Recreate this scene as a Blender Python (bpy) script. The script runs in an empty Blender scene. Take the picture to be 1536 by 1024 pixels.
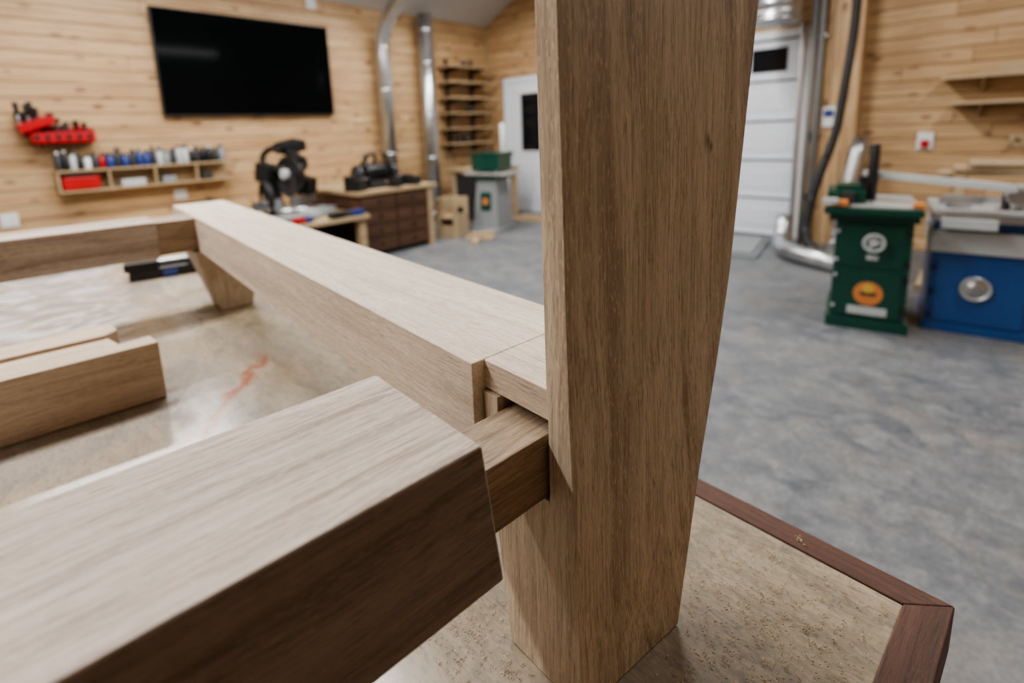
import bpy, bmesh, math, random
from mathutils import Vector as V, Matrix
random.seed(7)
S=bpy.context.scene
COL=S.collection

# ------------------------------------------------------------------ materials
class NT:
    def __init__(s,name):
        s.m=bpy.data.materials.new(name); s.m.use_nodes=True
        s.t=s.m.node_tree; s.b=s.t.nodes['Principled BSDF']
    def n(s,ty,**kw):
        nd=s.t.nodes.new(ty)
        for k,v in kw.items(): setattr(nd,k,v)
        return nd
    def l(s,a,b): s.t.links.new(a,b)
    def val(s,sock,v):
        if isinstance(v,bpy.types.NodeSocket): s.l(v,sock)
        else: sock.default_value=v
    def math(s,op,a,b=0.0,c=None):
        nd=s.n('ShaderNodeMath',operation=op); s.val(nd.inputs[0],a); s.val(nd.inputs[1],b)
        if c is not None: s.val(nd.inputs[2],c)
        return nd.outputs[0]
    def comb(s,x,y,z):
        nd=s.n('ShaderNodeCombineXYZ'); s.val(nd.inputs[0],x); s.val(nd.inputs[1],y); s.val(nd.inputs[2],z); return nd.outputs[0]
    def coord(s):
        return s.n('ShaderNodeTexCoord').outputs['Object']
    def sep(s,v):
        nd=s.n('ShaderNodeSeparateXYZ'); s.l(v,nd.inputs[0]); return nd.outputs
    def mapping(s,v,sc,loc=(0,0,0),rot=(0,0,0)):
        nd=s.n('ShaderNodeMapping'); s.l(v,nd.inputs[0]); nd.inputs['Scale'].default_value=sc
        nd.inputs['Location'].default_value=loc; nd.inputs['Rotation'].default_value=rot; return nd.outputs[0]
    def noise(s,v,scale=1,detail=4,rough=.55,dist=0):
        nd=s.n('ShaderNodeTexNoise'); s.l(v,nd.inputs['Vector']); nd.inputs['Scale'].default_value=scale
        nd.inputs['Detail'].default_value=detail; nd.inputs['Roughness'].default_value=rough; nd.inputs['Distortion'].default_value=dist
        return nd.outputs['Fac']
    def white(s,v):
        nd=s.n('ShaderNodeTexWhiteNoise',noise_dimensions='3D'); s.l(v,nd.inputs['Vector']); return nd.outputs['Value']
    def ramp(s,f,stops):
        nd=s.n('ShaderNodeValToRGB'); s.l(f,nd.inputs[0]); e=nd.color_ramp.elements
        while len(e)<len(stops): e.new(.5)
        for i,(p,c) in enumerate(stops):
            e[i].position=p; e[i].color=(*c,1) if not isinstance(c,(int,float)) else (c,c,c,1)
        return nd.outputs[0]
    def mix(s,f,a,b,mode='MIX'):
        nd=s.n('ShaderNodeMix',data_type='RGBA',blend_type=mode)
        s.val(nd.inputs[0],f)
        for i,v in ((6,a),(7,b)):
            if isinstance(v,tuple): nd.inputs[i].default_value=(*v,1)
            else: s.l(v,nd.inputs[i])
        return nd.outputs[2]
    def mr(s,v,a0,a1,b0,b1):
        q=s.n('ShaderNodeMapRange'); s.l(v,q.inputs[0])
        for i,w_ in enumerate((a0,a1,b0,b1)): q.inputs[i+1].default_value=w_
        return q.outputs[0]
    def bump(s,h,st=.2,d=.001):
        nd=s.n('ShaderNodeBump'); s.val(nd.inputs['Strength'],st); nd.inputs['Distance'].default_value=d
        s.l(h,nd.inputs['Height']); s.l(nd.outputs[0],s.b.inputs['Normal'])
    def col(s,c):
        if isinstance(c,tuple): s.b.inputs['Base Color'].default_value=(*c,1)
        else: s.l(c,s.b.inputs['Base Color'])
    def rough(s,r): s.val(s.b.inputs['Roughness'],r)

def plain(name,c,r=.5,metal=0,var=.12,sc=8,coat=0,spec=.5):
    n=NT(name); co=n.coord()
    f=n.noise(co,sc,4)
    n.col(n.mix(f,tuple(x*(1-var) for x in c),tuple(min(1,x*(1+var)) for x in c)))
    n.rough(n.math('ADD',n.math('MULTIPLY',f,.1),r-.05)); n.b.inputs['Metallic'].default_value=metal
    n.b.inputs['Coat Weight'].default_value=coat; n.b.inputs['Specular IOR Level'].default_value=spec
    return n.m
def emis(name,c,st):
    n=NT(name); n.col(c); n.b.inputs['Emission Color'].default_value=(*c,1); n.b.inputs['Emission Strength'].default_value=st; return n.m

def wood(name,light,mid,dark,axis,off=(0,0,0),streak=.5,k=1.0,rough=.6,fine=.5,knots=None,pore=.5,blotch=.25):
    """axis = grain direction index in object space"""
    n=NT(name); co=n.coord()
    def sc(al,ac):
        v=[ac*k]*3; v[axis]=al*k; return tuple(v)
    o2=(off[0]+3,off[1]+5,off[2]+1)
    warp=n.noise(n.mapping(co,sc(2.5,7),off),1,2)
    wv=n.n('ShaderNodeVectorMath',operation='ADD'); n.l(co,wv.inputs[0])
    wm=n.math('MULTIPLY',n.math('SUBTRACT',warp,.5),.05); n.l(n.comb(wm,wm,wm),wv.inputs[1])
    c2=wv.outputs[0]
    g1=n.noise(n.mapping(c2,sc(2.2,75),off),1,4,.6,.3)
    g2=n.noise(n.mapping(c2,sc(9,420),off),1,4,.65)
    g3=n.noise(n.mapping(co,sc(55,1000),off),1,2,.6)
    g4=n.noise(n.mapping(c2,sc(1.5,26),o2),1,4,.6,.5)
    g5=n.noise(n.mapping(co,sc(3,9),o2),1,3,.5)
    g6=n.noise(n.mapping(co,sc(130,620),o2),1,2,.5)       # pale ray flecks
    c=n.ramp(g1,[(.34,mid),(.50,tuple((a+b)/2 for a,b in zip(light,mid))),(.64,light)])
    c=n.mix(n.math('MULTIPLY',n.ramp(g4,[(.50,0.),(.66,1.)]),streak),c,dark)
    c=n.mix(n.math('MULTIPLY',n.ramp(g1,[(.30,1.),(.40,0.)]),.9*streak),c,dark)
    c=n.mix(n.math('MULTIPLY',n.ramp(g2,[(.36,1.),(.54,0.)]),fine),c,dark)
    c=n.mix(n.math('MULTIPLY',n.ramp(g6,[(.57,0.),(.67,1.)]),.42),c,tuple(min(1,x*1.18) for x in light))
    c=n.mix(n.math('MULTIPLY',n.ramp(g3,[(.32,1.),(.44,0.)]),pore),c,tuple(x*.6 for x in dark))
    c=n.mix(n.math('MULTIPLY',n.ramp(g5,[(.4,0.),(.7,1.)]),blotch),c,dark)
    if knots:
        for (kx,ky,kz,kr) in knots:
            d=n.n('ShaderNodeVectorMath',operation='DISTANCE')
            s3=[1,1,1]; s3[axis]=.6
            n.l(n.mapping(co,tuple(s3)),d.inputs[0]); p=[kx,ky,kz]; p[axis]*=.6; d.inputs[1].default_value=p
            c=n.mix(n.math('MULTIPLY',n.ramp(d.outputs['Value'],[(kr*.5,1.),(kr,0.)]),.8),c,(.05,.03,.018))
    n.col(c); n.rough(n.math('ADD',n.math('MULTIPLY',g2,.2),rough-.1))
    n.bump(n.math('ADD',g2,n.math('MULTIPLY',g3,.6)),.4,.0007)
    n.b.inputs['Specular IOR Level'].default_value=.35
    return n.m

def pine(name,axis,bh=.135,dim=1.0):
    n=NT(name); x,y,z=n.sep(n.coord()); L=(x,y,z)[axis]
    H=z if axis!=2 else x
    zb=n.math('DIVIDE',H,bh); bi=n.math('FLOOR',zb); fr=n.math('FRACT',zb)
    br=n.white(n.comb(bi,3.3,1.7))
    Ls=n.math('ADD',n.math('DIVIDE',L,2.9),n.math('MULTIPLY',br,5)); pi=n.math('FLOOR',Ls); pf=n.math('FRACT',Ls)
    pr=n.white(n.comb(bi,pi,9.1))
    o=n.math('MULTIPLY',pr,37)
    g=n.noise(n.comb(n.math('ADD',n.math('MULTIPLY',L,1.4),o),n.math('MULTIPLY',H,30),o),1,5,.6,1.4)
    D=lambda t:tuple(q*dim for q in t)
    c=n.ramp(g,[(.32,D((.33,.19,.09))),(.48,D((.50,.335,.18))),(.66,D((.59,.425,.25)))])
    c=n.mix(n.math('MULTIPLY',pr,.42),c,D((.37,.23,.11)))
    bl=n.noise(n.comb(n.math('MULTIPLY',L,1.3),n.math('MULTIPLY',H,4.5),o),1,3)
    c=n.mix(n.math('MULTIPLY',n.ramp(bl,[(.50,0.),(.68,1.)]),.5),c,D((.32,.175,.078)))
    vo=n.n('ShaderNodeTexVoronoi'); vo.inputs['Scale'].default_value=1
    n.l(n.comb(n.math('ADD',n.math('MULTIPLY',L,3.6),o),n.math('MULTIPLY',H,7.5),o),vo.inputs['Vector'])
    kn=n.ramp(vo.outputs['Distance'],[(.07,1.),(.24,0.)])
    c=n.mix(n.math('MULTIPLY',kn,.9),c,D((.14,.06,.024)))
    gv=n.ramp(fr,[(0.,1.),(.085,0.),(.955,0.),(1.,.9)])
    ej=n.math('LESS_THAN',pf,.0018)
    gm=n.math('MAXIMUM',gv,ej)
    c=n.mix(n.math('MULTIPLY',gm,.85),c,D((.10,.045,.02)))
    n.col(c); n.rough(.5); n.bump(n.math('SUBTRACT',n.math('MULTIPLY',g,.1),gm),.6,.008)
    return n.m

M={}
M['rail']=wood('wood_rail',(.66,.575,.475),(.55,.465,.375),(.34,.265,.20),1,(1,2,3),.34,fine=.46,blotch=.1)
M['cross']=wood('wood_crossrail',(.56,.485,.415),(.455,.375,.31),(.21,.148,.112),0,(5,2,1),.70,fine=.48)
M['cross_shade']=wood('wood_crossrail_shaded',(.275,.215,.17),(.21,.158,.122),(.095,.066,.049),0,(2,7,1),.6,fine=.45)  # darker copy of the crossrail wood, shade painted into the colour
M['leg']=wood('wood_leg',(.62,.525,.41),(.50,.408,.306),(.22,.162,.115),2,(2,8,1),.58,fine=.52,knots=[(.405,.2,1.305,.0045),(.41,.2,1.30,.003)],blotch=.15)
M['tenon']=wood('wood_tenon',(.44,.335,.235),(.34,.25,.168),(.155,.104,.068),0,(4,1,7),.6,fine=.6)
M['off']=wood('wood_offcut',(.60,.48,.36),(.50,.385,.275),(.28,.195,.13),0,(9,2,4),.42)
M['walnut']=wood('wood_walnut_edge',(.145,.070,.046),(.10,.047,.031),(.04,.02,.014),1,(2,3,1),.5)
M['walnutx']=wood('wood_walnut_edge_x',(.145,.070,.046),(.10,.047,.031),(.04,.02,.014),0,(2,3,1),.5)
M['pineL']=pine('pine_shiplap_left',1)
M['pineB']=pine('pine_shiplap_back',0)
M['pineV']=pine('pine_post',2)
M['ply']=wood('plywood',(.50,.395,.26),(.42,.32,.20),(.27,.185,.105),0,(3,3,3),.4,.4)
M['plyy']=wood('plywood_y',(.48,.37,.235),(.40,.30,.18),(.26,.17,.09),1,(3,3,3),.4,.4)
M['chip']=plain('sawdust_chip',(.55,.445,.30),.8)
M['drawer']=wood('dark_drawer_wood',(.13,.07,.042),(.09,.046,.027),(.04,.02,.012),1,(6,3,3),.5,.4)
M['black']=plain('black_plastic',(.012,.012,.013),.45)
M['blackm']=plain('black_metal',(.02,.02,.022),.35,.6)
M['rubber']=plain('black_rubber',(.012,.012,.013),.5)
M['steel']=plain('steel',(.50,.51,.53),.35,1,.1)
M['iron']=plain('cast_iron',(.42,.42,.41),.45,.4,.15)
M['white']=plain('white_paint',(.66,.70,.76),.45,0,.04)
M['whitep']=plain('white_plastic',(.70,.72,.72),.4,0,.04)
M['green']=plain('green_enamel',(.003,.055,.038),.35,0,.2,5,.3)
M['blue']=plain('blue_enamel',(.014,.070,.24),.38,0,.2,5,.3)
M['red']=plain('red_plastic',(.40,.008,.012),.4)
M['orange']=plain('orange_paint',(.58,.22,.07),.45)
M['yellow']=plain('yellow_paint',(.6,.42,.08),.5)
M['bluep']=plain('blue_plastic',(.02,.045,.20),.4)
M['grayp']=plain('gray_paint',(.23,.25,.26),.45)
M['lgray']=plain('light_gray_paint',(.45,.48,.49),.4)
M['dark']=plain('dark_gray',(.035,.035,.04),.5)
M['glassk']=plain('dark_glass',(.008,.010,.014),.08,0,.05)
M['ceil']=plain('ceiling_paint',(.52,.52,.52),.8,0,.04)
M['led']=emis('led_diffuser',(1,.97,.92),6)

n=NT('galvanised_duct'); co=n.coord(); f=n.noise(n.mapping(co,(6,6,3)),1,3)
n.col(n.ramp(f,[(.3,(.42,.44,.46)),(.7,(.62,.63,.65))])); n.b.inputs['Metallic'].default_value=.95; n.rough(n.ramp(f,[(.3,.26),(.7,.42)])); M['duct']=n.m
n=NT('tv_screen'); n.col((.003,.0035,.004)); n.rough(.08); n.b.inputs['Specular IOR Level'].default_value=.05; M['screen']=n.m

# concrete floor
n=NT('concrete_floor'); co=n.coord()
a=n.noise(n.mapping(co,(1.3,1.9,1)),1,7,.68,.8); b=n.noise(n.mapping(co,(10,12,1)),1,8,.74,.6); c3=n.noise(co,60,6,.75)
c=n.ramp(b,[(.35,(.078,.086,.098)),(.47,(.130,.138,.150)),(.58,(.195,.202,.210)),(.70,(.285,.288,.288))])
c=n.mix(n.math('MULTIPLY',n.ramp(a,[(.44,0.),(.58,1.)]),.45),c,(.225,.228,.232))
a2=n.noise(n.mapping(co,(1.9,3.1,1),(4,9,0)),1,7,.72,.9)
c=n.mix(n.math('MULTIPLY',n.ramp(a2,[(.46,0.),(.60,1.)]),.55),c,(.088,.098,.114))
d3=n.noise(n.mapping(co,(3.3,2.4,1),(7,3,0)),1,7,.68,.7)
c=n.mix(n.math('MULTIPLY',n.ramp(d3,[(.50,0.),(.62,1.)]),.45),c,(.24,.218,.188))
c=n.mix(n.math('MULTIPLY',n.ramp(c3,[(.42,1.),(.56,0.)]),.45),c,(.07,.074,.080))
n.col(c); n.rough(n.ramp(b,[(.3,.40),(.7,.6)])); n.bump(c3,.08,.001); M['floor']=n.m

# worktable surface
n=NT('worktable_top'); co=n.coord(); x,y,z=n.sep(co)
a=n.noise(n.mapping(co,(3.2,3.2,1)),1,6,.6,1.4); b=n.noise(n.mapping(co,(26,11,1),(0,0,0),(0,0,.5)),1,7,.72,1.0); fz=n.noise(n.mapping(co,(220,70,1),(0,0,0),(0,0,.7)),1,4,.75,.6)
c=n.ramp(a,[(.30,(.30,.27,.235)),(.46,(.36,.315,.26)),(.60,(.41,.335,.255)),(.76,(.27,.195,.13))])
c=n.mix(n.math('MULTIPLY',n.ramp(b,[(.38,1.),(.56,0.)]),.5),c,(.19,.185,.175))
c=n.mix(n.math('MULTIPLY',n.ramp(fz,[(.38,1.),(.54,0.)]),.28),c,(.14,.115,.09))
gx=n.ramp(n.math('ADD',n.math('MULTIPLY',x,2.0),n.math('MULTIPLY',n.math('SUBTRACT',a,.5),.8)),[(.34,0.),(.68,1.)])
tan=n.ramp(b,[(.34,(.160,.122,.074)),(.48,(.275,.218,.135)),(.60,(.37,.298,.195)),(.73,(.46,.375,.25))])
fw=n.noise(n.mapping(co,(60,60,1),(2,2,0)),1,5,.75,2.5)
tan=n.mix(n.math('MULTIPLY',n.ramp(fw,[(.52,0.),(.60,1.)]),.32),tan,(.48,.39,.26))
tan=n.mix(n.math('MULTIPLY',n.ramp(fz,[(.36,1.),(.50,0.)]),.5),tan,(.12,.09,.055))
scr=n.noise(n.mapping(co,(300,9,1),(1,4,0),(0,0,1.0)),1,3,.6,1.2)
tan=n.mix(n.math('MULTIPLY',n.ramp(scr,[(.60,0.),(.68,1.)]),.45),tan,(.50,.43,.32))
c=n.mix(n.math('MULTIPLY',gx,.85),c,tan)
vx=n.math('SUBTRACT',x,n.math('ADD',.125,n.math('MULTIPLY',n.math('SUBTRACT',y,.80),.62)))
wn=n.noise(n.mapping(co,(9,9,1)),1,5,.65)
vd=n.math('ABSOLUTE',n.math('ADD',vx,n.math('MULTIPLY',n.math('SUBTRACT',wn,.5),.16)))
ym=n.math('MULTIPLY',n.mr(y,.68,.74,0,1),n.mr(y,1.0,1.06,1,0))
vm=n.math('MULTIPLY',n.ramp(vd,[(0.,1.),(.005,.6),(.016,0.)]),ym)
c=n.mix(n.math('MULTIPLY',vm,n.math('MULTIPLY',b,1.8)),c,(.29,.085,.032))
sm=n.ramp(n.math('ABSOLUTE',n.math('SUBTRACT',y,1.27)),[(0.,1.),(.004,0.)])
c=n.mix(n.math('MULTIPLY',sm,.5),c,(.15,.11,.07))
refl_patch=n.math('MULTIPLY',n.mr(n.math('ADD',y,n.math('MULTIPLY',a,.25)),1.36,1.42,0,1),n.mr(n.math('ADD',x,n.math('MULTIPLY',a,.3)),.30,.24,0,1))
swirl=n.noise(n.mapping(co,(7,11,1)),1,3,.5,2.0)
c=n.mix(n.math('MULTIPLY',refl_patch,.65),c,n.ramp(swirl,[(.38,(.20,.205,.225)),(.5,(.36,.345,.345)),(.62,(.60,.62,.68))]))  # bluish-white swirls paint a bright reflection into the glossy patch
n.col(c)
ry=n.mr(y,.6,1.3,.15,.05); rx=n.mr(x,.10,.40,0,.38)
rr=n.math('ADD',n.math('ADD',ry,rx),n.math('MULTIPLY',n.ramp(b,[(.35,0.),(.65,1.)]),.12))
rr=n.math('MULTIPLY',rr,n.math('SUBTRACT',1.0,n.math('MULTIPLY',refl_patch,.75)))
n.rough(rr); n.bump(n.math('ADD',n.math('ADD',b,fz),n.math('MULTIPLY',n.math('MULTIPLY',refl_patch,swirl),14.)),.08,.001)
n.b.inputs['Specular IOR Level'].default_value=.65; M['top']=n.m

# ------------------------------------------------------------------ mesh builder
class Bd:
    def __init__(s,name): s.name=name; s.bm=bmesh.new(); s.mats=[]; s.T=Matrix.Identity(4)
    def mi(s,m):
        m=M[m] if isinstance(m,str) else m
        if m not in s.mats: s.mats.append(m)
        return s.mats.index(m)
    def hexa(s,vs,m):
        v=[s.bm.verts.new(s.T@V(p)) for p in vs]; k=s.mi(m); out=[]
        for q in ((3,2,1,0),(4,5,6,7),(0,1,5,4),(1,2,6,5),(2,3,7,6),(3,0,4,7)):
            f=s.bm.faces.new([v[i] for i in q]); f.material_index=k; out.append(f)
        return out
    def box(s,x0,x1,y0,y1,z0,z1,m):
        return s.hexa([(x0,y0,z0),(x1,y0,z0),(x1,y1,z0),(x0,y1,z0),(x0,y0,z1),(x1,y0,z1),(x1,y1,z1),(x0,y1,z1)],m)
    def rbox(s,c,sz,m,rot=(0,0,0)):
        T=s.T; from mathutils import Euler
        s.T=T@Matrix.Translation(c)@Euler(rot).to_matrix().to_4x4()
        a,b,d=[q/2 for q in sz]; s.box(-a,a,-b,b,-d,d,m); s.T=T
    def prism(s,pts,h0,h1,m,axis=2):
        k=s.mi(m)
        def P(p,h):
            return s.T@V({2:(p[0],p[1],h),1:(p[0],h,p[1]),0:(h,p[0],p[1])}[axis])
        a=[s.bm.verts.new(P(p,h0)) for p in pts]; b=[s.bm.verts.new(P(p,h1)) for p in pts]
        N=len(pts)
        for f in [a[::-1],b]+[[a[i],a[(i+1)%N],b[(i+1)%N],b[i]] for i in range(N)]:
            q=s.bm.faces.new(f); q.material_index=k
    def tube(s,pts,rs,m,seg=20,cap=True):
        pts=[V(p) for p in pts]; k=s.mi(m)
        if not isinstance(rs,(list,tuple)): rs=[rs]*len(pts)
        rings=[]; u=None
        for i,p in enumerate(pts):
            t=(pts[min(i+1,len(pts)-1)]-pts[max(i-1,0)])
            t=t.normalized() if t.length>1e-9 else V((0,0,1))
            if u is None:
                u=t.orthogonal().normalized()
            else:
                u=(u-u.dot(t)*t); u=u.normalized() if u.length>1e-6 else t.orthogonal().normalized()
            w=t.cross(u)
            rings.append([s.bm.verts.new(s.T@(p+rs[i]*(math.cos(2*math.pi*j/seg)*u+math.sin(2*math.pi*j/seg)*w))) for j in range(seg)])
        for a,b in zip(rings,rings[1:]):
            for j in range(seg):
                f=s.bm.faces.new([a[j],a[(j+1)%seg],b[(j+1)%seg],b[j]]); f.material_index=k; f.smooth=True
        if cap:
            for r in (rings[0][::-1],rings[-1]):
                f=s.bm.faces.new(r); f.material_index=k
    def cyl(s,p0,p1,r,m,r2=None,seg=24): s.tube([p0,p1],[r,r if r2 is None else r2],m,seg)
    def lathe(s,prof,o,m,ax=(0,0,1),seg=24):
        o=V(o); ax=V(ax).normalized()
        T=s.T; q=V((0,0,1)).rotation_difference(ax).to_matrix().to_4x4(); s.T=T@Matrix.Translation(o)@q
        k=s.mi(m); rings=[]
        for r,h in prof: rings.append([s.bm.verts.new(s.T@V((max(r,1e-4)*math.cos(2*math.pi*j/seg),max(r,1e-4)*math.sin(2*math.pi*j/seg),h))) for j in range(seg)])
        for a,b in zip(rings,rings[1:]):
            for j in range(seg):
                f=s.bm.faces.new([a[j],a[(j+1)%seg],b[(j+1)%seg],b[j]]); f.material_index=k; f.smooth=True
        for r in (rings[0][::-1],rings[-1]):
            f=s.bm.faces.new(r); f.material_index=k
        s.T=T
    def torus(s,c,R,r,m,ax=(0,0,1),seg=32,s2=8,arc=1.0):
        q=V((0,0,1)).rotation_difference(V(ax).normalized()).to_matrix()
        N=seg if arc==1 else seg+1
        pts=[V(c)+q@V((R*math.cos(2*math.pi*arc*i/seg),R*math.sin(2*math.pi*arc*i/seg),0)) for i in range(N)]
        if arc==1: pts=pts+[pts[0],]
        s.tube(pts,r,m,s2)
    def done(s,rot=0,bev=.002,parent=None,seg=2):
        bmesh.ops.recalc_face_normals(s.bm,faces=s.bm.faces)
        me=bpy.data.meshes.new(s.name); s.bm.to_mesh(me); s.bm.free()
        for m in s.mats: me.materials.append(m)
        o=bpy.data.objects.new(s.name,me); COL.objects.link(o); o.rotation_euler=(0,0,rot)
        if bev:
            b=o.modifiers.new('bevel','BEVEL'); b.width=bev; b.segments=seg; b.limit_method='ANGLE'; b.angle_limit=math.radians(40); b.harden_normals=False
        if parent: o.parent=parent; o.rotation_euler=(0,0,0)
        return o
def arcpts(pts,rad=.1,n=6):
    pts=[V(p) for p in pts]; out=[pts[0]]
    for a,b,c in zip(pts,pts[1:],pts[2:]):
        d1=(a-b); d2=(c-b); r1=min(rad,d1.length*.49); r2=min(rad,d2.length*.49)
        p=b+d1.normalized()*r1; q=b+d2.normalized()*r2
        for i in range(n+1):
            t=i/n; out.append((1-t)**2*p+2*t*(1-t)*b+t*t*q)
    out.append(pts[-1]); return out

# ------------------------------------------------------------------ camera (calibrated by vanishing points)
F=769.0
def ray(px,py): return V((px-737,py-337,F)).normalized()
dn=ray(900,4500); up=-dn
def orth(v): v=v-v.dot(up)*up; return v.normalized()
W=orth(ray(1490,168)); RX=W.cross(up); Bv=orth(ray(1640,160))
TH=math.atan2(Bv.dot(W),Bv.dot(RX))
cx=V((RX.x,W.x,up.x)); cy=-V((RX.y,W.y,up.y)); cz=-V((RX.z,W.z,up.z))
cam=bpy.data.cameras.new('camera'); co_=bpy.data.objects.new('camera',cam); COL.objects.link(co_)
mm=Matrix((cx,cy,cz)).transposed().to_4x4(); mm.translation=V((0,0,1.32)); co_.matrix_world=mm
cam.sensor_width=36; cam.lens=F/1536*36; cam.shift_x=31/1536; cam.shift_y=-175/1536; cam.clip_start=.01
cam.dof.use_dof=True; cam.dof.focus_distance=.39; cam.dof.aperture_fstop=3.6
S.camera=co_

# ------------------------------------------------------------------ room shell
XL,YB,XR,YF=-6.18,6.405,2.6,-2.6
RX0=(XL+XR)/2; EV=2.99; RZ=EV+.5*(RX0-XL)
b=Bd('floor'); b.box(XL-.1,XR+.1,YF-.1,YB+.1,-.12,0,'floor'); b.done(bev=0)
b=Bd('wall_left'); b.box(XL-.12,XL,YF-.1,YB+.1,0,EV,'pineL'); b.done(bev=0)
b=Bd('wall_right'); b.box(XR,XR+.12,YF-.1,YB+.1,0,EV,'pineL'); b.done(bev=0)
for nm,y0,y1 in (('wall_back',YB,YB+.12),('wall_front',YF-.12,YF)):
    b=Bd(nm); b.prism([(XL-.1,0),(XR+.1,0),(XR+.1,EV),(RX0,RZ),(XL-.1,EV)],y0,y1,'pineB',1); b.done(bev=0)
b=Bd('ceiling')
b.prism([(XL-.12,EV-.06),(RX0,RZ),(XR+.12,EV-.06),(XR+.12,EV+.06),(RX0,RZ+.12),(XL-.12,EV+.06)],YF-.1,YB+.1,'ceil',1); b.done(bev=0)
b=Bd('trim_1'); b.box(-1.42,-.97,6.22,YB,0,3.6,'pineV'); b.done(bev=.004)
b=Bd('trim_2'); b.box(XL,XL+.03,YB-.03,YB,0,EV,'plyy'); b.done(bev=.002)

YD=YB-.001
b=Bd('door_1')
x0,x1=-5.70,-4.78
b.box(x0-.08,x0,YB-.05,YD,0,2.12,'white'); b.box(x1,x1+.08,YB-.05,YD,0,2.12,'white'); b.box(x0,x1,YB-.05,YD,2.04,2.12,'white')
wx0,wx1,wz0,wz1=-5.44,-5.04,.97,1.86
b.box(x0,wx0,YB-.035,YD,0,2.04,'white'); b.box(wx1,x1,YB-.035,YD,0,2.04,'white'); b.box(wx0,wx1,YB-.035,YD,0,wz0,'white'); b.box(wx0,wx1,YB-.035,YD,wz1,2.04,'white')
b.box(wx0,wx1,YB-.02,YB-.01,wz0,wz1,'glassk')
for a in ((wx0-.03,wx0,wz0-.03,wz1+.03),(wx1,wx1+.03,wz0-.03,wz1+.03)): b.box(a[0],a[1],YB-.045,YB-.03,a[2],a[3],'whitep')
b.box(wx0,wx1,YB-.045,YB-.03,wz0-.03,wz0,'whitep'); b.box(wx0,wx1,YB-.045,YB-.03,wz1,wz1+.03,'whitep')
for q in ((-5.6,-5.28),(-5.2,-4.88)): b.box(q[0],q[1],YB-.042,YB-.03,.18,.78,'white')
b.lathe([(.03,0),(.03,.01),(.012,.015),(.012,.04),(.03,.05),(.032,.07),(.02,.085)],(-5.63,YB-.035,.95),'steel',(0,-1,0))
b.done(bev=.004)
b=Bd('door_2')
gx0,gx1=-4.0,-1.5
b.box(gx0-.08,gx0,YB-.06,YD,0,2.25,'white'); b.box(gx1,gx1+.06,YB-.06,YD,0,2.25,'white'); b.box(gx0,gx1,YB-.06,YD,2.17,2.25,'white')
for i in range(5):
    z0=i*.432+.01; z1=z0+.410
    b.box(gx0,gx1,YB-.04,YD,z0,z1,'white')
    b.box(gx0,gx1,YB-.055,YB-.04,z0,z0+.03,'white'); b.box(gx0,gx1,YB-.03,YB-.02,z1,z1+.022,'dark')
    for j in range(4):
        px0=gx0+.08+j*.61
        if i==4: b.box(px0+.08,px0+.44,YB-.05,YB-.03,z0+.09,z1-.07,'glassk')
        else: b.box(px0,px0+.5,YB-.046,YB-.035,z0+.10,z1-.10,'white')
b.box(gx1-.03,gx1+.01,YB-.10,YB-.05,0,2.3,'steel')
b.done(bev=.006)

# ------------------------------------------------------------------ work table
b=Bd('assembly_worktable')
TZ=.90
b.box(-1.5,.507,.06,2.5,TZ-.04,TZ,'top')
X0,X1,Y0,Y1=-1.53,.536,.03,2.53; x0,x1,y0,y1=-1.5,.5075,.0605,2.5
h=TZ+.001; g=TZ-.045
for q,m in (([(X1,Y0),(X1,Y1),(x1,y1),(x1,y0)],'walnut'),([(X0,Y0),(X1,Y0),(x1,y0),(x0,y0)],'walnutx'),([(X0,Y1),(X0,Y0),(x0,y0),(x0,y1)],'walnut'),([(X1,Y1),(X0,Y1),(x0,y1),(x1,y1)],'walnutx')):
    b.prism(q,g,h,m)
b.box(-1.42,.42,.14,2.42,.72,.856,'ply')
for lx in (-1.36,.30):
    for ly in (.18,2.28): b.box(lx,lx+.09,ly,ly+.09,0,.72,'ply')
b.box(-1.36,.39,.18,2.37,.18,.22,'ply')
b.done(TH,bev=.0012)

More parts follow.
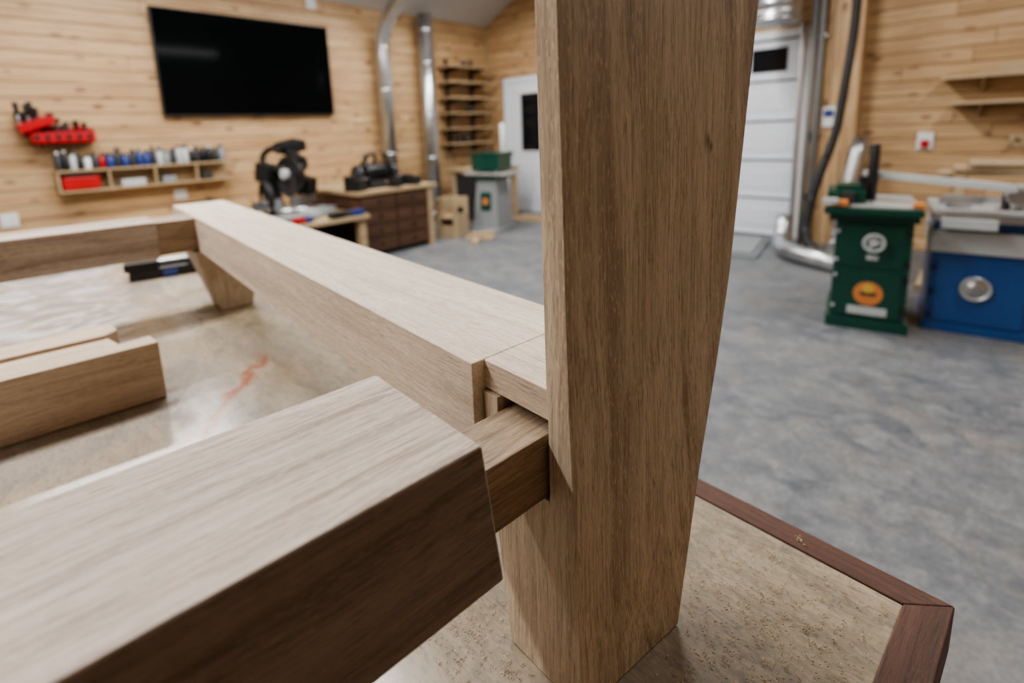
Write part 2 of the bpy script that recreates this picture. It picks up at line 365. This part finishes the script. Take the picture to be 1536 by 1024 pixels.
# ------------------------------------------------------------------ furniture frame
frame=bpy.data.objects.new('wooden_furniture_frame',None); COL.objects.link(frame); frame.rotation_euler=(0,0,TH)
def interp(tab,z):
    for a,c in zip(tab,tab[1:]):
        if z<=c[0]:
            t=(z-a[0])/(c[0]-a[0]); return [a[i]+(c[i]-a[i])*t for i in range(len(a))]
    return list(tab[-1])
prof=[(.901,.236,.349,.194,.183),(1.03,.236,.388,.199,.188),(1.118,.236,.421,.203,.192),(1.19,.236,.444,.205,.195),(1.418,.236,.486,.2095,.200),(1.62,.236,.520,.213,.204)]
backlow=[(.901,.269),(1.0,.282),(1.118,.292)]
def make_leg(name,mort=True):
    bm=bmesh.new()
    zl=[.901,1.03,1.118]; zu=[1.118,1.19,1.418,1.62]
    def st(z):
        _,xl,xr,yl,yr=interp(prof,z); return xl,xr,yl,yr
    lows=[]
    for z in zl:
        xl,xr,yl,yr=st(z); yb=interp(backlow,z)[1]; yc=.2235+ (z-1.118)*.01
        lows.append([bm.verts.new(p) for p in ((xl,yl,z),(xr,yr,z),(xr,yc,z),(xr,yb,z),(xl,yb,z),(xl,yc,z))])
    for a,c in zip(lows,lows[1:]):
        for j in range(6): bm.faces.new([a[j],a[(j+1)%6],c[(j+1)%6],c[j]])
    bm.faces.new(lows[0][::-1]); t=lows[-1]; bm.faces.new([t[5],t[2],t[3],t[4]])
    prev=[t[0],t[1],t[2],t[5]]
    for z in zu[1:]:
        xl,xr,yl,yr=st(z); yc=.2235+(z-1.118)*.012
        cur=[bm.verts.new(p) for p in ((xl,yl,z),(xr,yr,z),(xr,yc,z),(xl,yc,z))]
        for j in range(4): bm.faces.new([prev[j],prev[(j+1)%4],cur[(j+1)%4],cur[j]])
        prev=cur
    bm.faces.new(prev)
    bmesh.ops.recalc_face_normals(bm,faces=bm.faces)
    me=bpy.data.meshes.new(name); bm.to_mesh(me); bm.free(); me.materials.append(M['leg'])
    o=bpy.data.objects.new(name,me); COL.objects.link(o)
    if mort:
        cb=Bd('cut'); cb.box(.20,.30,.2225,.2755,1.0585,1.1300,'leg'); c=cb.done(bev=0)
        md=o.modifiers.new('b','BOOLEAN'); md.object=c; md.operation='DIFFERENCE'; md.solver='EXACT'
        dg=bpy.context.evaluated_depsgraph_get(); dg.update(); nm=bpy.data.meshes.new_from_object(o.evaluated_get(dg))
        o.modifiers.clear(); o.data=nm; bpy.data.objects.remove(c)
    bv=o.modifiers.new('bevel','BEVEL'); bv.width=.0009; bv.segments=2; bv.limit_method='ANGLE'; bv.angle_limit=math.radians(40)
    o.parent=frame; return o
leg1=make_leg('leg_1')
b=Bd('long_rail')
zb,zt=1.060,1.143
b.hexa([(.2268,.2935,zb),(.361,.2935,zb),(.394,1.70,zb),(.262,1.70,zb),(.2268,.2935,zt),(.361,.2935,zt),(.394,1.70,zt),(.262,1.70,zt)],'rail')
b.box(.2395,.352,.2245,.30,1.1185,zt-.0006,'rail')
b.done(parent=frame,bev=.0010)
b=Bd('cross_rail_1')
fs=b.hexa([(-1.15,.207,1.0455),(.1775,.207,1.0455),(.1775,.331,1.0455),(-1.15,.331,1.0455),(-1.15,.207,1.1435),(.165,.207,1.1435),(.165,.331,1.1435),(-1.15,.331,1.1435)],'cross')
k=b.mi('cross_shade'); fs[2].material_index=k; fs[0].material_index=k  # front and underside get the wood with painted shade
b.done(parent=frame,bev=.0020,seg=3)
b=Bd('tenon_1'); b.box(.150,.268,.2258,.2722,1.0600,1.1090,'tenon'); b.done(parent=frame,bev=.0008)
b=Bd('cross_rail_2'); b.box(-1.15,.174,1.378,1.505,1.060,1.143,'cross'); b.done(parent=frame,bev=.0016)
b=Bd('tenon_2'); b.box(.170,.262,1.384,1.495,1.062,1.140,'tenon'); b.done(parent=frame,bev=.001)
b=Bd('leg_2')
b.hexa([(.283,1.380,.901),(.360,1.380,.901),(.360,1.452,.901),(.283,1.452,.901),(.240,1.372,1.0595),(.392,1.372,1.0595),(.392,1.50,1.0595),(.240,1.50,1.0595)],'leg')
b.done(parent=frame,bev=.0012)
for i,(ya,yb_) in enumerate(((.200,.29),(1.38,1.47))):
    b=Bd('leg_%d'%(i+3)); b.hexa([(-1.23,ya,.901),(-1.15,ya,.901),(-1.15,yb_,.901),(-1.23,yb_,.901),(-1.30,ya,1.15),(-1.15,ya,1.15),(-1.15,yb_+.03,1.15),(-1.30,yb_+.03,1.15)],'leg'); b.done(parent=frame,bev=.001)

b=Bd('notched_offcut')
b.prism([(-.42,.968),(.100,.968),(.094,1.012),(.050,1.006),(.040,1.05),(-.42,1.05)],.9015,.999,'off')
b.done(TH,bev=.0015)
b=Bd('wood_offcut_strip'); b.prism([(-.42,1.06),(.035,1.06),(.055,1.075),(.050,1.125),(-.42,1.125)],.9015,1.003,'off'); b.done(TH,bev=.0015)
b=Bd('bar_clamp')
b.T=Matrix.Translation((.265,1.93,.901))@Matrix.Rotation(-.15,4,'Z')
b.box(-.11,.11,-.055,.055,0,.03,'black'); b.box(-.12,-.03,-.06,.06,.03,.055,'blackm'); b.box(.05,.10,-.055,.055,.03,.05,'black'); b.cyl((-.12,0,.04),(.1,0,.04),.009,'steel',seg=12); b.box(-.02,.02,-.062,-.04,.0,.02,'bluep')
b.done(TH,bev=.002)

b=Bd('sawdust_shavings')
def chip(x,y,L,w,a):
    c,s_=math.cos(a),math.sin(a); z=TZ+.0012
    k=b.mi('chip'); p=[(-L,-w,0),(L,-w,.0006),(L,w,0),(-L,w,.0008)]
    q=[b.bm.verts.new((x+c*u-s_*v,y+s_*u+c*v,z+h)) for u,v,h in p]; f=b.bm.faces.new(q); f.material_index=k
for i in range(2600):
    r=random.random()
    if r<.5: x,y=random.gauss(.40,.07),random.gauss(.13,.05)
    elif r<.8: x,y=random.gauss(.22,.03),random.uniform(.2,.42)
    else: x,y=random.uniform(-.3,.5),random.uniform(.07,1.2)
    if x>.50 or y<.065 or (.23<x<.36 and .175<y<.275): continue
    chip(x,y,random.uniform(.0005,.0016),random.uniform(.0002,.0004),random.uniform(0,6.3))
for i in range(10): chip(.521+random.gauss(0,.003),.145+random.gauss(0,.003),.0018,.0004,random.uniform(0,6.3))
b.done(TH,bev=0)

# ------------------------------------------------------------------ television & electrical
b=Bd('wall_television')
b.box(XL+.02,XL+.07,1.56,3.48,1.59,2.66,'black'); b.box(XL+.07,XL+.073,1.572,3.468,1.605,2.648,'screen')
b.box(XL+.001,XL+.02,2.2,2.9,1.9,2.3,'dark'); b.box(XL+.03,XL+.065,2.47,2.57,1.575,1.592,'black')
b.done(bev=.004)
def outlet(y,z):
    b=Bd('wall_outlet')
    b.box(XL,XL+.012,y-.06,y+.06,z-.06,z+.06,'whitep')
    for dy in (-.027,.027): b.box(XL+.012,XL+.016,y+dy-.018,y+dy+.018,z-.035,z+.035,'white')
    b.done(bev=.003)
outlet(.26,.70); outlet(1.62,.78); outlet(3.33,2.93)
b=Bd('red_wall_switch'); b.box(-.50,-.38,YB-.02,YB,.98,1.14,'whitep'); b.box(-.47,-.41,YB-.045,YB-.02,1.0,1.07,'red'); b.done(bev=.004)
b=Bd('thermostat'); b.box(-1.26,-1.14,6.20,6.22,1.22,1.42,'whitep'); b.box(-1.24,-1.16,6.19,6.20,1.32,1.39,'bluep'); b.done(bev=.004)

def handtool(b,p,h,mat1,mat2,lean=0):
    x,y,z=p; b.tube([(x,y,z),(x+lean*.3,y+lean*.2,z+h*.5)],.008,mat1,8); b.tube([(x+lean*.3,y+lean*.2,z+h*.5),(x+lean*.7,y+lean*.5,z+h)],[.016,.022],mat2,8)
b=Bd('tool_rack')
y0,y1,z0,z1,dx=.50,.95,1.36,1.47,.16
xx=XL+.015
b.box(XL+.001,xx,y0,y1,z0-.02,z1+.02,'red'); b.box(xx,xx+dx,y0,y1,z0,z0+.01,'red')
b.box(xx+dx,xx+dx+.012,y0,y1,z0,z1-.02,'red'); b.box(xx,xx+dx,y0,y0+.01,z0,z1,'red'); b.box(xx,xx+dx,y1-.01,y1,z0,z1,'red')
for k in range(1,4):
    yy=y0+(y1-y0)*k/4; b.box(xx,xx+dx,yy-.004,yy+.004,z0,z1-.02,'red')
for k in range(6): b.box(xx+dx+.012,xx+dx+.02,y0+.02+k*(y1-y0-.08)/5,y0+.05+k*(y1-y0-.08)/5,z0+.02,z1-.04,'black')
b.rbox((XL+.12,.55,1.53),(.20,.26,.07),'red',(.35,.1,0)); b.box(XL+.001,XL+.02,.46,.68,1.42,1.60,'red')
for i in range(14):
    y=.44+i*.019; handtool(b,(XL+.05+random.random()*.12,y,1.50),random.uniform(.12,.24)*(1-i*.035),random.choice(['dark','steel']),random.choice(['black','black','dark']),random.uniform(-.12,.12))
for i in range(9): handtool(b,(XL+.09,.56+i*.042,1.42),random.uniform(.06,.13),'dark',random.choice(['black','dark','red']),random.uniform(-.05,.05))
for i in range(8): b.tube([(XL+.08,.52+i*.05,1.36),(XL+.08,.52+i*.05,1.325)],.009,random.choice(['dark','blackm']),8)
b.done(bev=.002)

b=Bd('wall_cubby_shelf'); y0,y1=.62,2.10
b.box(XL+.001,XL+.17,y0,y1,1.085,1.105,'plyy'); b.box(XL+.001,XL+.17,y0,y1,.90,.918,'plyy')
for yy in (y0,1.0,1.38,1.76): b.box(XL+.001,XL+.16,yy,yy+.018,.918,1.085,'plyy')
b.box(XL+.001,XL+.012,y0,y1,.918,1.085,'plyy'); b.done(bev=.002)
b=Bd('finish_bottles')
cols=['dark','black','lgray','black','whitep','dark','red','bluep','dark','bluep','dark','bluep','bluep','dark','lgray','grayp','dark','lgray','lgray','black','dark','blackm','black','dark','grayp','black']
y=.625
for i,c in enumerate(cols):
    r=random.uniform(.024,.033); h=random.uniform(.13,.195)
    y+=r
    if y+r>2.09: break
    xx=XL+.115+random.uniform(-.012,.012)
    b.lathe([(r*.9,0),(r,.008),(r,h*.7),(r*.45,h*.82),(r*.4,h*.86)],(xx,y,1.106),c,seg=14)
    b.lathe([(r*.5,0),(r*.5,h*.14)],(xx,y,1.106+h*.86),random.choice(['whitep','black','black','dark']),seg=10)
    if i%2==0:
        r2=.024; b.lathe([(r2,0),(r2,h*.95),(r2*.5,h*1.0),(r2*.5,h*1.04)],(XL+.045,y+.02,1.106),random.choice(['dark','black','grayp','bluep']),seg=12)
    y+=r+.002
b.done(bev=0)
b=Bd('cubby_supplies')
b.box(XL+.03,XL+.155,.66,.92,.9185,1.03,'red'); b.box(XL+.155,XL+.165,.65,.93,.93,1.04,'red'); b.box(XL+.05,XL+.14,.68,.90,1.03,1.06,'dark')
for yy,w,c in ((1.1,.2,'lgray'),(1.45,.12,'grayp'),(1.82,.1,'dark')): b.box(XL+.03,XL+.14,yy,yy+w,.9185,.985,c)
b.done(bev=.004)

# ------------------------------------------------------------------ benches
BX=-4.72; XW=XL+.01
b=Bd('drawer_workbench')
b.box(XW,BX+.03,2.86,3.93,.69,.73,'plyy'); b.box(XW+.02,BX-.02,2.9,3.80,.05,.69,'drawer'); b.box(XW+.02,BX+.0,3.80,3.88,0,.69,'plyy'); b.box(XW+.02,BX-.08,2.9,3.80,0,.05,'dark')
for j in range(2):
    for i in range(4):
        ya=2.91+j*.445; za=.06+i*.155
        b.box(BX-.02,BX+.005,ya,ya+.43,za,za+.145,'drawer'); b.cyl((BX+.005,ya+.215,za+.075),(BX+.03,ya+.215,za+.075),.012,'blackm',seg=12)
b.done(bev=.003)
b=Bd('low_workbench')
b.box(XW,BX+.25,.9,2.84,.49,.53,'plyy')
for yy in (.95,1.9,2.74): b.box(BX+.12,BX+.2,yy,yy+.08,0,.49,'plyy'); b.box(XW+.03,XW+.1,yy,yy+.08,0,.49,'plyy')
b.box(XW+.03,BX+.18,.98,2.78,.12,.15,'plyy'); b.done(bev=.003)

b=Bd('miter_saw'); b.T=Matrix.Translation((-5.02,2.27,.531))@Matrix.Rotation(.25,4,'Z')
b.box(-.28,.30,-.30,.30,0,.05,'grayp'); b.lathe([(.2,0),(.2,.05),(.19,.06)],(0,0,.05),'steel'); b.box(.12,.38,-.05,.05,.03,.09,'lgray')
b.box(-.06,-.03,-.38,-.06,.11,.20,'steel'); b.box(-.06,-.03,.06,.38,.11,.20,'steel')
for s_ in (-1,1): b.box(-.12,.1,s_*.40-.12,s_*.40+.12,.02,.05,'grayp')
b.hexa([(-.30,-.06,.08),(-.14,-.06,.08),(-.14,.06,.08),(-.30,.06,.08),(-.34,-.05,.50),(-.22,-.05,.50),(-.22,.05,.50),(-.34,.05,.50)],'black')
b.cyl((-.35,-.05,.46),(.06,-.05,.50),.018,'steel'); b.cyl((-.35,.05,.46),(.06,.05,.50),.018,'steel')
b.lathe([(.175,0),(.18,.01),(.18,.055),(.16,.065)],(.06,-.03,.44),'black',(0,1,0)); b.lathe([(.13,0),(.13,.004)],(.06,-.045,.34),'dark',(0,1,0),32)
b.lathe([(.07,0),(.085,.02),(.085,.16),(.06,.19),(.03,.20)],(.02,.03,.50),'black',(0,1,.25)); b.torus((.10,.03,.62),.07,.02,'black',(0,1,0),20,8,.6)
b.lathe([(.05,0),(.05,.05),(.03,.06)],(.06,-.04,.44),'lgray',(0,-1,0))
b.tube(arcpts([(-.3,0,.45),(-.36,0,.62),(-.25,.06,.70),(-.05,.02,.66)],.08),.03,'rubber',10); b.rbox((-.1,.16,.70),(.2,.24,.10),'black',(.2,.15,0))
b.rbox((.16,.02,.60),(.14,.07,.06),'black',(0,.4,0)); b.torus((-.05,-.22,.22),.16,.016,'rubber',(.3,1,0),20,8); b.torus((-.02,-.24,.26),.12,.014,'rubber',(.5,1,.1),20,8)
b.cyl((-.26,-.1,.3),(-.26,.1,.3),.06,'blackm'); b.rbox((-.15,-.12,.46),(.16,.12,.18),'black',(0,.2,.2)); b.rbox((0,.24,.30),(.14,.14,.16),'black',(.1,.2,.2))
b.done(bev=.003)
b=Bd('tool_clutter')
for i in range(18):
    y=1.75+random.random()*1.05; x=-4.555+random.random()*.04
    b.rbox((x,y,.562),(random.uniform(.05,.09),random.uniform(.05,.14),random.uniform(.04,.06)),random.choice(['red','bluep','black','dark','dark','black']),(0,0,random.uniform(-.3,.3)))
b.done(bev=.004)
b=Bd('cordless_tool_case'); b.box(-5.5,-5.15,1.45,1.75,.531,.74,'black'); b.box(-5.14,-5.13,1.55,1.65,.6,.64,'dark'); b.torus((-5.32,1.60,.745),.05,.01,'black',(1,0,0),16,6,.5); b.done(bev=.01)

b=Bd('bench_grinder'); b.T=Matrix.Translation((-5.0,3.28,.731))
b.box(-.13,.13,-.22,.22,0,.03,'black'); b.prism([(-.09,.03),(.09,.03),(.05,.12),(-.05,.12)],-.1,.1,'black',1)
b.lathe([(.05,-.16),(.09,-.14),(.1,-.1),(.1,.1),(.09,.14),(.05,.16)],(0,0,.17),'blackm',(0,1,0))
for s_ in (-1,1):
    b.lathe([(.105,-.03),(.115,-.02),(.115,.02),(.105,.03)],(0,s_*.22,.15),'black',(0,1,0)); b.lathe([(.085,0),(.09,.015)],(.02,s_*.25,.15),'dark',(0,s_,0))
    b.rbox((.13,s_*.22,.12),(.07,.08,.015),'steel'); b.cyl((0,s_*.18,.25),(.05,s_*.12,.36),.016,'blackm'); b.lathe([(.03,0),(.035,.02),(.03,.04)],(.05,s_*.12,.34),'black')
b.tube(arcpts([(0,0,.27),(.02,.02,.38),(.0,-.1,.36),(.1,-.16,.25)],.05),.02,'rubber',8)
for q in ((.22,.12,.05),(.2,-.34,.06),(.2,.40,.05),(.1,.36,.06),(.1,-.36,.08)): b.rbox((q[0],q[1],q[2]),(.12,.12,q[2]*2),'black',(0,0,.4))
b.done(bev=.003)

b=Bd('dust_duct')
p=arcpts([(-5.98,4.20,.74),(-5.98,4.20,2.68),(-5.55,4.20,3.0),(-4.8,4.2,3.35)],.28,8)
b.tube(p,.095,'duct',24)
for z in (1.05,1.9,2.45): b.lathe([(.097,-.02),(.102,-.01),(.102,.01),(.097,.02)],(-5.98,4.20,z),'duct')
b.box(XW,-6.06,4.17,4.23,1.95,1.99,'steel'); b.done(bev=0)
b=Bd('dust_duct')
b.tube([(-5.96,4.93,0.001),(-5.96,4.93,2.97)],.105,'duct',24)
for z in (.12,.95,1.55,2.3,2.75): b.lathe([(.107,-.02),(.112,-.01),(.112,.01),(.107,.02)],(-5.96,4.93,z),'duct')
b.done(bev=0)

b=Bd('corner_wall_shelving')
for z in (2.27,2.04,1.81,1.58,1.35,1.12): b.box(XL+.03,XL+.33,5.28,6.2,z,z+.025,'plyy')
for yy in (5.45,5.98):
    b.box(XL+.001,XL+.03,yy,yy+.05,1.0,2.42,'black')
    for z in (2.27,2.04,1.81,1.58,1.35,1.12): b.hexa([(XL+.03,yy+.005,z-.07),(XL+.32,yy+.005,z-.02),(XL+.32,yy+.035,z-.02),(XL+.03,yy+.035,z-.07),(XL+.03,yy+.005,z-.001),(XL+.32,yy+.005,z-.001),(XL+.32,yy+.035,z-.001),(XL+.03,yy+.035,z-.001)],'black')
b.done(bev=.002)
b=Bd('shelf_jars')
for z,l in ((2.296,((5.7,.05,.08,'dark'),)),(1.606,((5.8,.06,.10,'black'),)),(1.146,((5.5,.05,.12,'dark'),(5.7,.07,.1,'dark')))):
    for yy,r,h,c in l: b.lathe([(r,0),(r,h*.8),(r*.6,h)],(XL+.18,yy,z),c,seg=14)
b.done(bev=0)

b=Bd('corner_bench')
b.box(-5.80,-5.12,5.08,5.95,.74,.78,'ply')
for q in ((-5.76,5.12),(-5.22,5.12),(-5.76,5.83),(-5.22,5.83)): b.box(q[0],q[0]+.08,q[1],q[1]+.08,0,.74,'ply')
b.box(-5.68,-5.22,5.14,5.16,.1,.7,'dark'); b.box(-5.7,-5.2,5.2,5.8,.3,.33,'ply'); b.done(bev=.003)
b=Bd('thickness_planer'); b.T=Matrix.Translation((-4.74,4.93,0))@Matrix.Rotation(.25,4,'Z')
b.hexa([(-.20,-.2,0),(.18,-.2,0),(.18,.24,0),(-.20,.24,0),(-.15,-.15,.70),(.13,-.15,.70),(.13,.19,.70),(-.15,.19,.70)],'grayp')
b.box(-.23,.21,-.24,.28,0,.04,'grayp'); b.box(-.17,.15,-.18,.22,.68,.74,'green'); b.box(-.32,.32,-.20,.24,.74,.775,'iron'); b.box(-.21,.19,-.17,.21,.80,1.0,'green'); b.box(-.22,.20,-.18,.22,1.0,1.03,'green')
for q in ((-.17,-.14),(.15,-.14),(-.17,.18),(.15,.18)): b.cyl((q[0],q[1],.77),(q[0],q[1],.81),.02,'steel')
b.box(-.08,.07,-.19,-.17,.28,.52,'green'); b.lathe([(.045,0),(.045,.008)],(-.005,-.19,.40),'orange',(0,-1,0))
b.torus((-.05,.0,1.07),.06,.01,'black',(0,0,1),20,6); b.cyl((-.05,0,1.03),(-.05,0,1.07),.015,'steel'); b.cyl((.1,.15,1.03),(.1,.15,1.40),.033,'whitep')
b.done(bev=.004)
b=Bd('plywood_crate'); b.T=Matrix.Translation((-4.86,4.30,0))@Matrix.Rotation(.3,4,'Z')
for a in ((-.15,.15,-.15,-.13),(-.15,.15,.13,.15)): b.box(a[0],a[1],a[2],a[3],.0,.16,'ply'); b.box(a[0],a[1],a[2],a[3],.36,.5,'ply'); b.box(a[0],a[0]+.06,a[2],a[3],.16,.36,'ply'); b.box(a[1]-.06,a[1],a[2],a[3],.16,.36,'ply')
b.box(-.15,-.13,-.13,.13,0,.5,'ply'); b.box(.13,.15,-.13,.13,0,.3,'ply'); b.box(-.13,.13,-.13,.13,0,.02,'ply'); b.box(-.13,.13,-.13,.13,.24,.26,'ply')
b.done(bev=.002)
b=Bd('scrap_lumber_pile')
for q in ((-4.42,4.36,.02,.35,.12,.04,.5),(-4.45,4.42,.06,.3,.1,.035,1.1),(-4.36,4.22,.02,.25,.08,.04,2.2)):
    b.rbox(q[:3],q[3:6],'ply',(0,0,q[6]))
b.done(bev=.003)
b=Bd('plywood_floor_scraps'); b.rbox((-4.75,5.75,.015),(.6,.3,.03),'ply',(0,0,.3)); b.rbox((-4.7,5.78,.045),(.5,.14,.03),'ply',(0,0,.2)); b.done(bev=.003)
b=Bd('yellow_tool_box'); b.T=Matrix.Translation((-5.25,4.10,0)); b.box(-.14,.1,-.1,.1,0,.09,'yellow'); b.box(-.12,.08,-.08,.08,.09,.12,'dark'); b.torus((-.02,0,.12),.05,.01,'dark',(0,1,0),12,6,.5); b.done(bev=.008)

# ------------------------------------------------------------------ duct cluster near the garage door
b=Bd('dust_collector_drum')
b.lathe([(.19,0),(.225,.01),(.225,.05),(.215,.055),(.215,.16),(.225,.165),(.225,.19),(.215,.2),(.215,1.4)],(-1.64,5.85,2.24),'duct',seg=40); b.done(bev=0)
b=Bd('vertical_conduit')
for x,y in ((-1.36,6.10),(-1.30,6.14)): b.tube([(x,y,0),(x,y,3.5)],.024,'grayp',12)
for z in (.5,1.15,2.1): b.box(-1.40,-1.26,6.16,6.219,z,z+.03,'steel')
b.done(bev=0)
b=Bd('vacuum_hose')
hp=arcpts([(-1.0,5.95,3.3),(-1.0,5.95,2.1),(-1.06,5.85,1.15),(-1.16,5.75,.75),(-1.22,5.68,.35),(-1.20,5.62,.14),(-1.08,5.55,.05)],.25,8)
pts=[]
for a,c in zip(hp,hp[1:]):
    L=(c-a).length; k=max(1,int(L/.02))
    for i in range(k): pts.append(a.lerp(c,i/k))
pts.append(hp[-1]); rs=[.042 if i%2 else .035 for i in range(len(pts))]
b.tube(pts,rs,'rubber',14); b.done(bev=0)
b=Bd('floor_duct')
b.tube(arcpts([(-.90,6.12,1.1),(-.93,6.05,.85),(-.97,5.98,.5),(-.97,5.90,.11),(-.95,5.6,.10)],.12),.070,'duct',20)
b.tube(arcpts([(-1.44,5.80,.35),(-1.44,5.72,.09),(-1.32,5.33,.09),(-.70,5.0,.09)],.2),.075,'duct',20)
b.done(bev=0)
b=Bd('floor_mat_panel'); b.T=Matrix.Translation((-1.95,5.55,0))@Matrix.Rotation(.15,4,'Z'); b.box(-.38,.38,-.42,.42,0,.03,'grayp'); b.box(-.34,.34,-.38,.38,.03,.055,'grayp'); b.done(bev=.004)

# ------------------------------------------------------------------ green cabinet table saw
b=Bd('cabinet_table_saw'); b.T=Matrix.Translation((-.640,3.76,0))@Matrix.Rotation(.17,4,'Z')
b.box(-.02,.40,-.02,.52,0,.07,'green'); b.box(0,.38,0,.50,.07,.68,'green'); b.box(.03,.35,-.012,0,.09,.38,'green'); b.box(.03,.35,-.008,0,.41,.66,'green')
b.box(-.04,.40,-.04,.54,.69,.745,'green'); b.box(-.06,.40,-.05,.55,.745,.785,'iron')
b.box(-.07,.41,-.09,-.052,.735,.775,'green'); b.box(-.08,.0,-.10,-.05,.80,.83,'lgray'); b.box(-.03,.05,-.08,.0,.785,.815,'orange'); b.box(.36,.41,-.06,.02,.785,.81,'orange')
b.box(-.06,.14,.05,.40,.785,.86,'green'); b.box(-.02,.12,.10,.3,.86,.895,'green'); b.box(.02,.08,.0,.05,.80,.86,'dark')
b.torus((.195,-.06,.565),.050,.009,'lgray',(0,1,0),28,8); b.lathe([(.03,0),(.035,.02),(.02,.05)],(.195,-.008,.565),'lgray',(0,-1,0))
for k in range(3):
    a=k*2.09; b.cyl((.195,-.05,.565),(.195+.05*math.cos(a),-.06,.565+.05*math.sin(a)),.006,'lgray',seg=8)
b.lathe([(.075,0),(.075,.006)],(.19,-.012,.235),'orange',(0,-1,0),32); b.box(.15,.23,-.021,-.018,.225,.245,'dark'); b.lathe([(.03,0),(.03,.003)],(.19,-.018,.27),'yellow',(0,-1,0),20)
b.box(.09,.29,-.02,-.012,.10,.15,'lgray'); b.box(.165,.225,-.016,-.008,.45,.48,'lgray')
for z in (.14,.34,.44,.62):
    b.lathe([(.014,0),(.014,.02)],(.365,-.01,z),'black',(0,-1,0),12); b.lathe([(.010,0),(.010,.015)],(.015,-.01,z),'lgray',(0,-1,0),12)
b.cyl((.17,.25,.785),(.17,.25,1.14),.028,'black')
b.box(.10,.14,.30,.34,.86,.91,'black'); b.rbox((.46,.18,.925),(.74,.035,.04),'lgray',(0,.06,-.45)); b.box(.10,.2,.24,.34,.895,.935,'black')
b.done(bev=.004)
b=Bd('blue_jointer_machine'); b.T=Matrix.Translation((-.19,4.03,0))@Matrix.Rotation(.11,4,'Z')
b.box(0,.47,0,.50,.03,.50,'blue'); b.box(-.01,.48,-.01,.51,0,.05,'blue'); b.box(.03,.43,-.01,0,.07,.46,'blue')
b.box(-.01,.49,-.03,.52,.50,.63,'lgray'); b.box(0,.47,0,.50,.63,.70,'blue'); b.box(-.02,.72,-.06,.50,.72,.76,'iron'); b.box(.02,.45,0,.48,.70,.72,'dark')
b.box(-.02,.8,-.12,-.07,.70,.75,'steel'); b.box(.02,.26,-.135,-.12,.66,.72,'lgray')
b.lathe([(.075,0),(.075,.01),(.065,.02),(.055,.012),(.040,.018),(.02,.03)],(.215,-.012,.29),'steel',(0,-1,0),32)
b.torus((.215,-.03,.29),.066,.006,'lgray',(0,1,0),28,6)
for z in (.1,.25,.4): b.lathe([(.012,0),(.012,.02)],(.02,-.01,z),'black',(0,-1,0),12)
b.rbox((.42,.1,.83),(.14,.12,.14),'iron'); b.cyl((.34,-.02,.84),(.34,.14,.84),.05,'steel'); b.box(.50,.7,.02,.2,.76,.93,'iron'); b.cyl((.3,.05,.76),(.3,.05,.84),.02,'dark')
for q in ((.12,.2,.78,.2,.05,.04,.3),(.2,.32,.78,.3,.04,.04,-.2),(.10,.05,.775,.1,.06,.03,.6)): b.rbox(q[:3],q[3:6],'steel',(0,0,q[6]))
b.done(bev=.004)
b=Bd('lumber_stack')
b.T=Matrix.Translation((.25,5.1,0))
b.box(-.55,.9,-.25,.25,.0,.06,'ply')
for i,z in enumerate((.88,.915,.955)): b.rbox((.15+.03*i,.05,z),(1.3-.1*i,.35,.028),'ply',(0,0,.05*i-.05))
for q in ((-.4,-.15),(.7,-.15),(-.4,.2),(.7,.2)): b.box(q[0],q[0]+.06,q[1],q[1]+.06,.06,.865,'ply')
b.done(bev=.003)

b=Bd('wall_lumber_shelf')
for z,xa in ((1.60,-.36),(1.38,-.28)):
    b.box(xa,1.6,YB-.30,YD,z,z+.025,'ply')
    for x in (-.1,.6,1.3): b.prism([(YB-.28,z),(YD,z),(YD,z-.12)],x,x+.025,'ply',0)
for i,q in enumerate(((-.1,1.5,1.627),(0.0,1.4,1.655),(.02,1.3,1.683))): b.box(q[0],q[1],YB-.26+.02*i,YB-.06,q[2],q[2]+.025,'ply')
b.done(bev=.003)
b=Bd('wooden_wall_hook'); b.box(.12,.35,YB-.02,YD,1.0,1.12,'ply'); b.cyl((.18,YB-.02,1.06),(.14,YB-.14,1.09),.014,'ply'); b.cyl((.28,YB-.02,1.06),(.26,YB-.14,1.09),.014,'ply'); b.done(bev=.002)

# ------------------------------------------------------------------ lighting: LED shop fixtures
def fixture(x,y,z,L,energy,rot=0,w=.16):
    b=Bd('led_shop_light'); b.T=Matrix.Translation((x,y,z))@Matrix.Rotation(rot,4,'Z')
    b.box(-w/2-.02,w/2+.02,-L/2,L/2,.02,.07,'white'); b.box(-w/2,w/2,-L/2+.02,L/2-.02,0,.02,'led')
    zc=EV+.5*(min(x,2*RX0-x)-XL)
    for s_ in (-1,1): b.cyl((0,s_*L*.35,.07),(0,s_*L*.35,max(.1,zc-z-.05)),.006,'steel',seg=6)
    b.done(bev=.003)
    ld=bpy.data.lights.new('led_area','AREA'); ld.shape='RECTANGLE'; ld.size=w; ld.size_y=L; ld.energy=energy; ld.color=(1,.985,.965)
    lo=bpy.data.objects.new('led_area',ld); COL.objects.link(lo); lo.location=(x,y,z-.01); lo.rotation_euler=(0,0,rot)
for x,y,z,e in ((-4.6,1.0,3.15,82),(-4.6,4.2,3.15,72),(-2.3,.5,3.7,115),(-2.2,3.9,3.7,100),(.9,3.6,3.3,66),(-1.9,-1.5,3.1,75)):
    fixture(x,y,z,2.0,e)
S.view_settings.look='AgX - Medium High Contrast'
w=bpy.data.worlds.new('world'); S.world=w; w.use_nodes=True; w.node_tree.nodes['Background'].inputs[0].default_value=(.5,.6,.8,1); w.node_tree.nodes['Background'].inputs[1].default_value=.2
